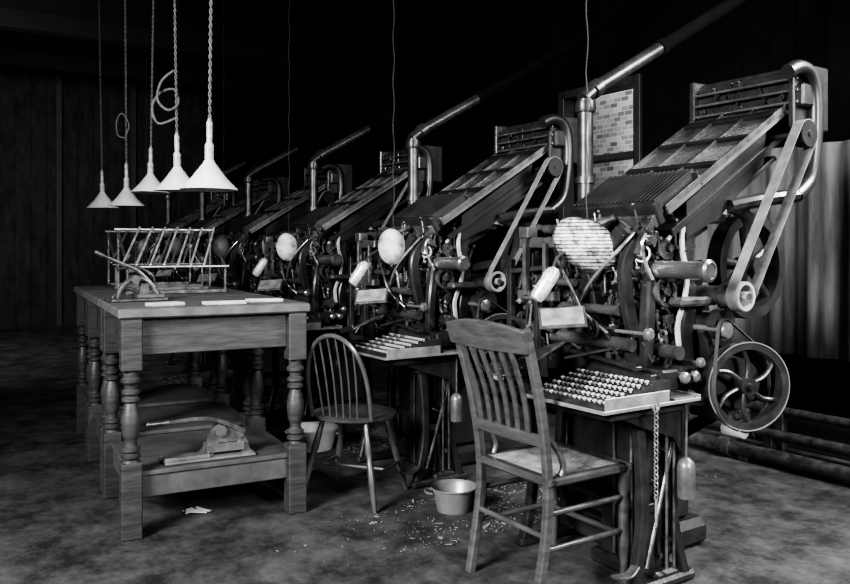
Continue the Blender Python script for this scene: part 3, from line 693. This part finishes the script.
for x, y in ((-.12, -.12), (.12, -.12), (-.12, .12), (.12, .12)):
    q = MB(); ax_ = Vector((x*1.75, y*1.75, 0))-Vector((x, y, .42))
    q.lathe([(.012, 0), (.016, .08), (.019, .15), (.013, .18), (.018, .2), (.018, .3), (.011, ax_.length)], axM((x, y, .42), ax_), 12); q.done('leg', bm_, bc)
q = MB(); f = 1.5
for x in (-.12*f, .12*f): q.cyl((x, -.12*f, .16), (x, .12*f, .16), .009)
q.cyl((-.12*f, 0, .16), (.12*f, 0, .16), .009); q.done('stretcher', bm_, bc)

# ------------------------------------------------------------ basins, litter
def basin(x, y, R, h, lab, m):
    q = MB(); q.lathe([(.001, .004), (R*.75, .004), (R*.78, .0), (R*.98, h*.95), (R*1.06, h), (R*1.06, h+.008), (R*.95, h*.96), (R*.76, .012), (.001, .012)], None, 32, False, False)
    for s in (-1, 1): q.tube([(s*R*.97, -.04, h*.8), (s*(R+.03), -.03, h*.85), (s*(R+.03), .03, h*.85), (s*R*.97, .04, h*.8)], .005, 6, 3)
    o = q.done('metal_basin', m, None, None, (x, y, 0)); top(o, lab, 'basin')
basins = [(.145, 3.98, .11), (-.72, 5.2, .15)]
basin(.145, 3.98, .11, .11, 'dull round metal basin standing on the floor', mat('dull_zinc', .16, .4, .4, .3, 8))
basin(-.72, 5.2, .15, .13, 'pale enamel basin standing on the floor', mat('pale_enamel_basin', .4, .45, 0, .2, 6))
for gi in range(4):
    q = MB(); n = 0
    base = O1+STEP*gi
    while n < 1000:
        uu = rnd.uniform(-1.22, -.62); vv = rnd.gauss(.35, .4) if rnd.random() < .85 else rnd.uniform(-.5, 1.6)
        if gi and vv < -.35: continue
        p = U*uu+B*vv; wx, wy = base.x+p.x, base.y+p.y
        if any((wx-bx)**2+(wy-by)**2 < (R+.06)**2 for bx, by, R in basins): continue
        if (wx+.37)**2+(wy-4.18)**2 < .09: continue
        big = rnd.random() < .06
        s = rnd.uniform(.012, .026) if big else rnd.uniform(.003, .008); n += 1
        q.box((uu, vv, .004), (s*rnd.uniform(.8, 2), s*rnd.uniform(.3, 1), .002), (rnd.uniform(-.25, .25), rnd.uniform(-.25, .25), rnd.uniform(0, 3)), 0)
    o = q.done('floor_litter', mat('paper_and_metal_scraps', .13, .6, 0, .85, 3), None, None, base, ROT); o['kind'] = 'stuff'; top(o, 'fine pale metal shavings and scraps on the floor between machines', 'litter')
q = MB(); q.box((0, 0, .012), (.1, .03, .004), (.2, .1, .2), 0); q.box((.03, .02, .015), (.08, .025, .004), (-.2, .15, -.3), 0); q.box((-.04, .01, .01), (.05, .04, .004), (.1, -.2, .6), 0)
o = q.done('crumpled_paper', mat('paper_white', .5, .7), None, None, (-1.12, 3.92, .0)); top(o, 'crumpled white paper scrap on the floor', 'paper')

# ------------------------------------------------------------ lights
def area(loc, tgt, size, e, sy=None, spread=150):
    l = bpy.data.lights.new('unseen_light', 'AREA'); l.energy = e; l.size = size; l.spread = math.radians(spread)
    if sy: l.shape = 'RECTANGLE'; l.size_y = sy
    o = bpy.data.objects.new('unseen_light', l); COL.objects.link(o); o.location = loc
    o.rotation_euler = (Vector(tgt)-Vector(loc)).to_track_quat('-Z', 'Y').to_euler()
area((-3.2, -.6, 3.0), (.4, 4.0, .6), 1.6, 300, None, 90)  # key light, daylight of a window behind camera left
area(W(1.6, 1.9, 3.0), W(-.6, .8, .4), .8, 130, 1.2, 110)  # added back light for magazine tops and floor, no window stands here
area((2.6, -.6, 2.6), (.6, 3.4, .8), .7, 80, None, 80)  # added fill from the right, puts glints on the metal
area((-5.6, 6.5, 3.4), (-4.6, 12, 1.6), 1.4, 130, None, 120)  # added unseen lamp that lifts the far plank wall out of black
area(W(-2.5, 3.3, 4.2), W(-2.6, 3.9, 2.0), 1.2, 130)
wd = bpy.data.worlds.new('w'); sc.world = wd; wd.use_nodes = True
wd.node_tree.nodes['Background'].inputs[0].default_value = (.5, .5, .5, 1); wd.node_tree.nodes['Background'].inputs[1].default_value = .08

# ------------------------------------------------------------ camera
cd = bpy.data.cameras.new('camera'); cam = bpy.data.objects.new('camera', cd); COL.objects.link(cam)
cam.location = (0, 0, 1.3); cam.rotation_euler = (math.pi/2, 0, 0)
cd.sensor_width = 36; cd.lens = 36*800/850; cd.shift_y = -(292-248)/850; cd.clip_start = .05
sc.camera = cam
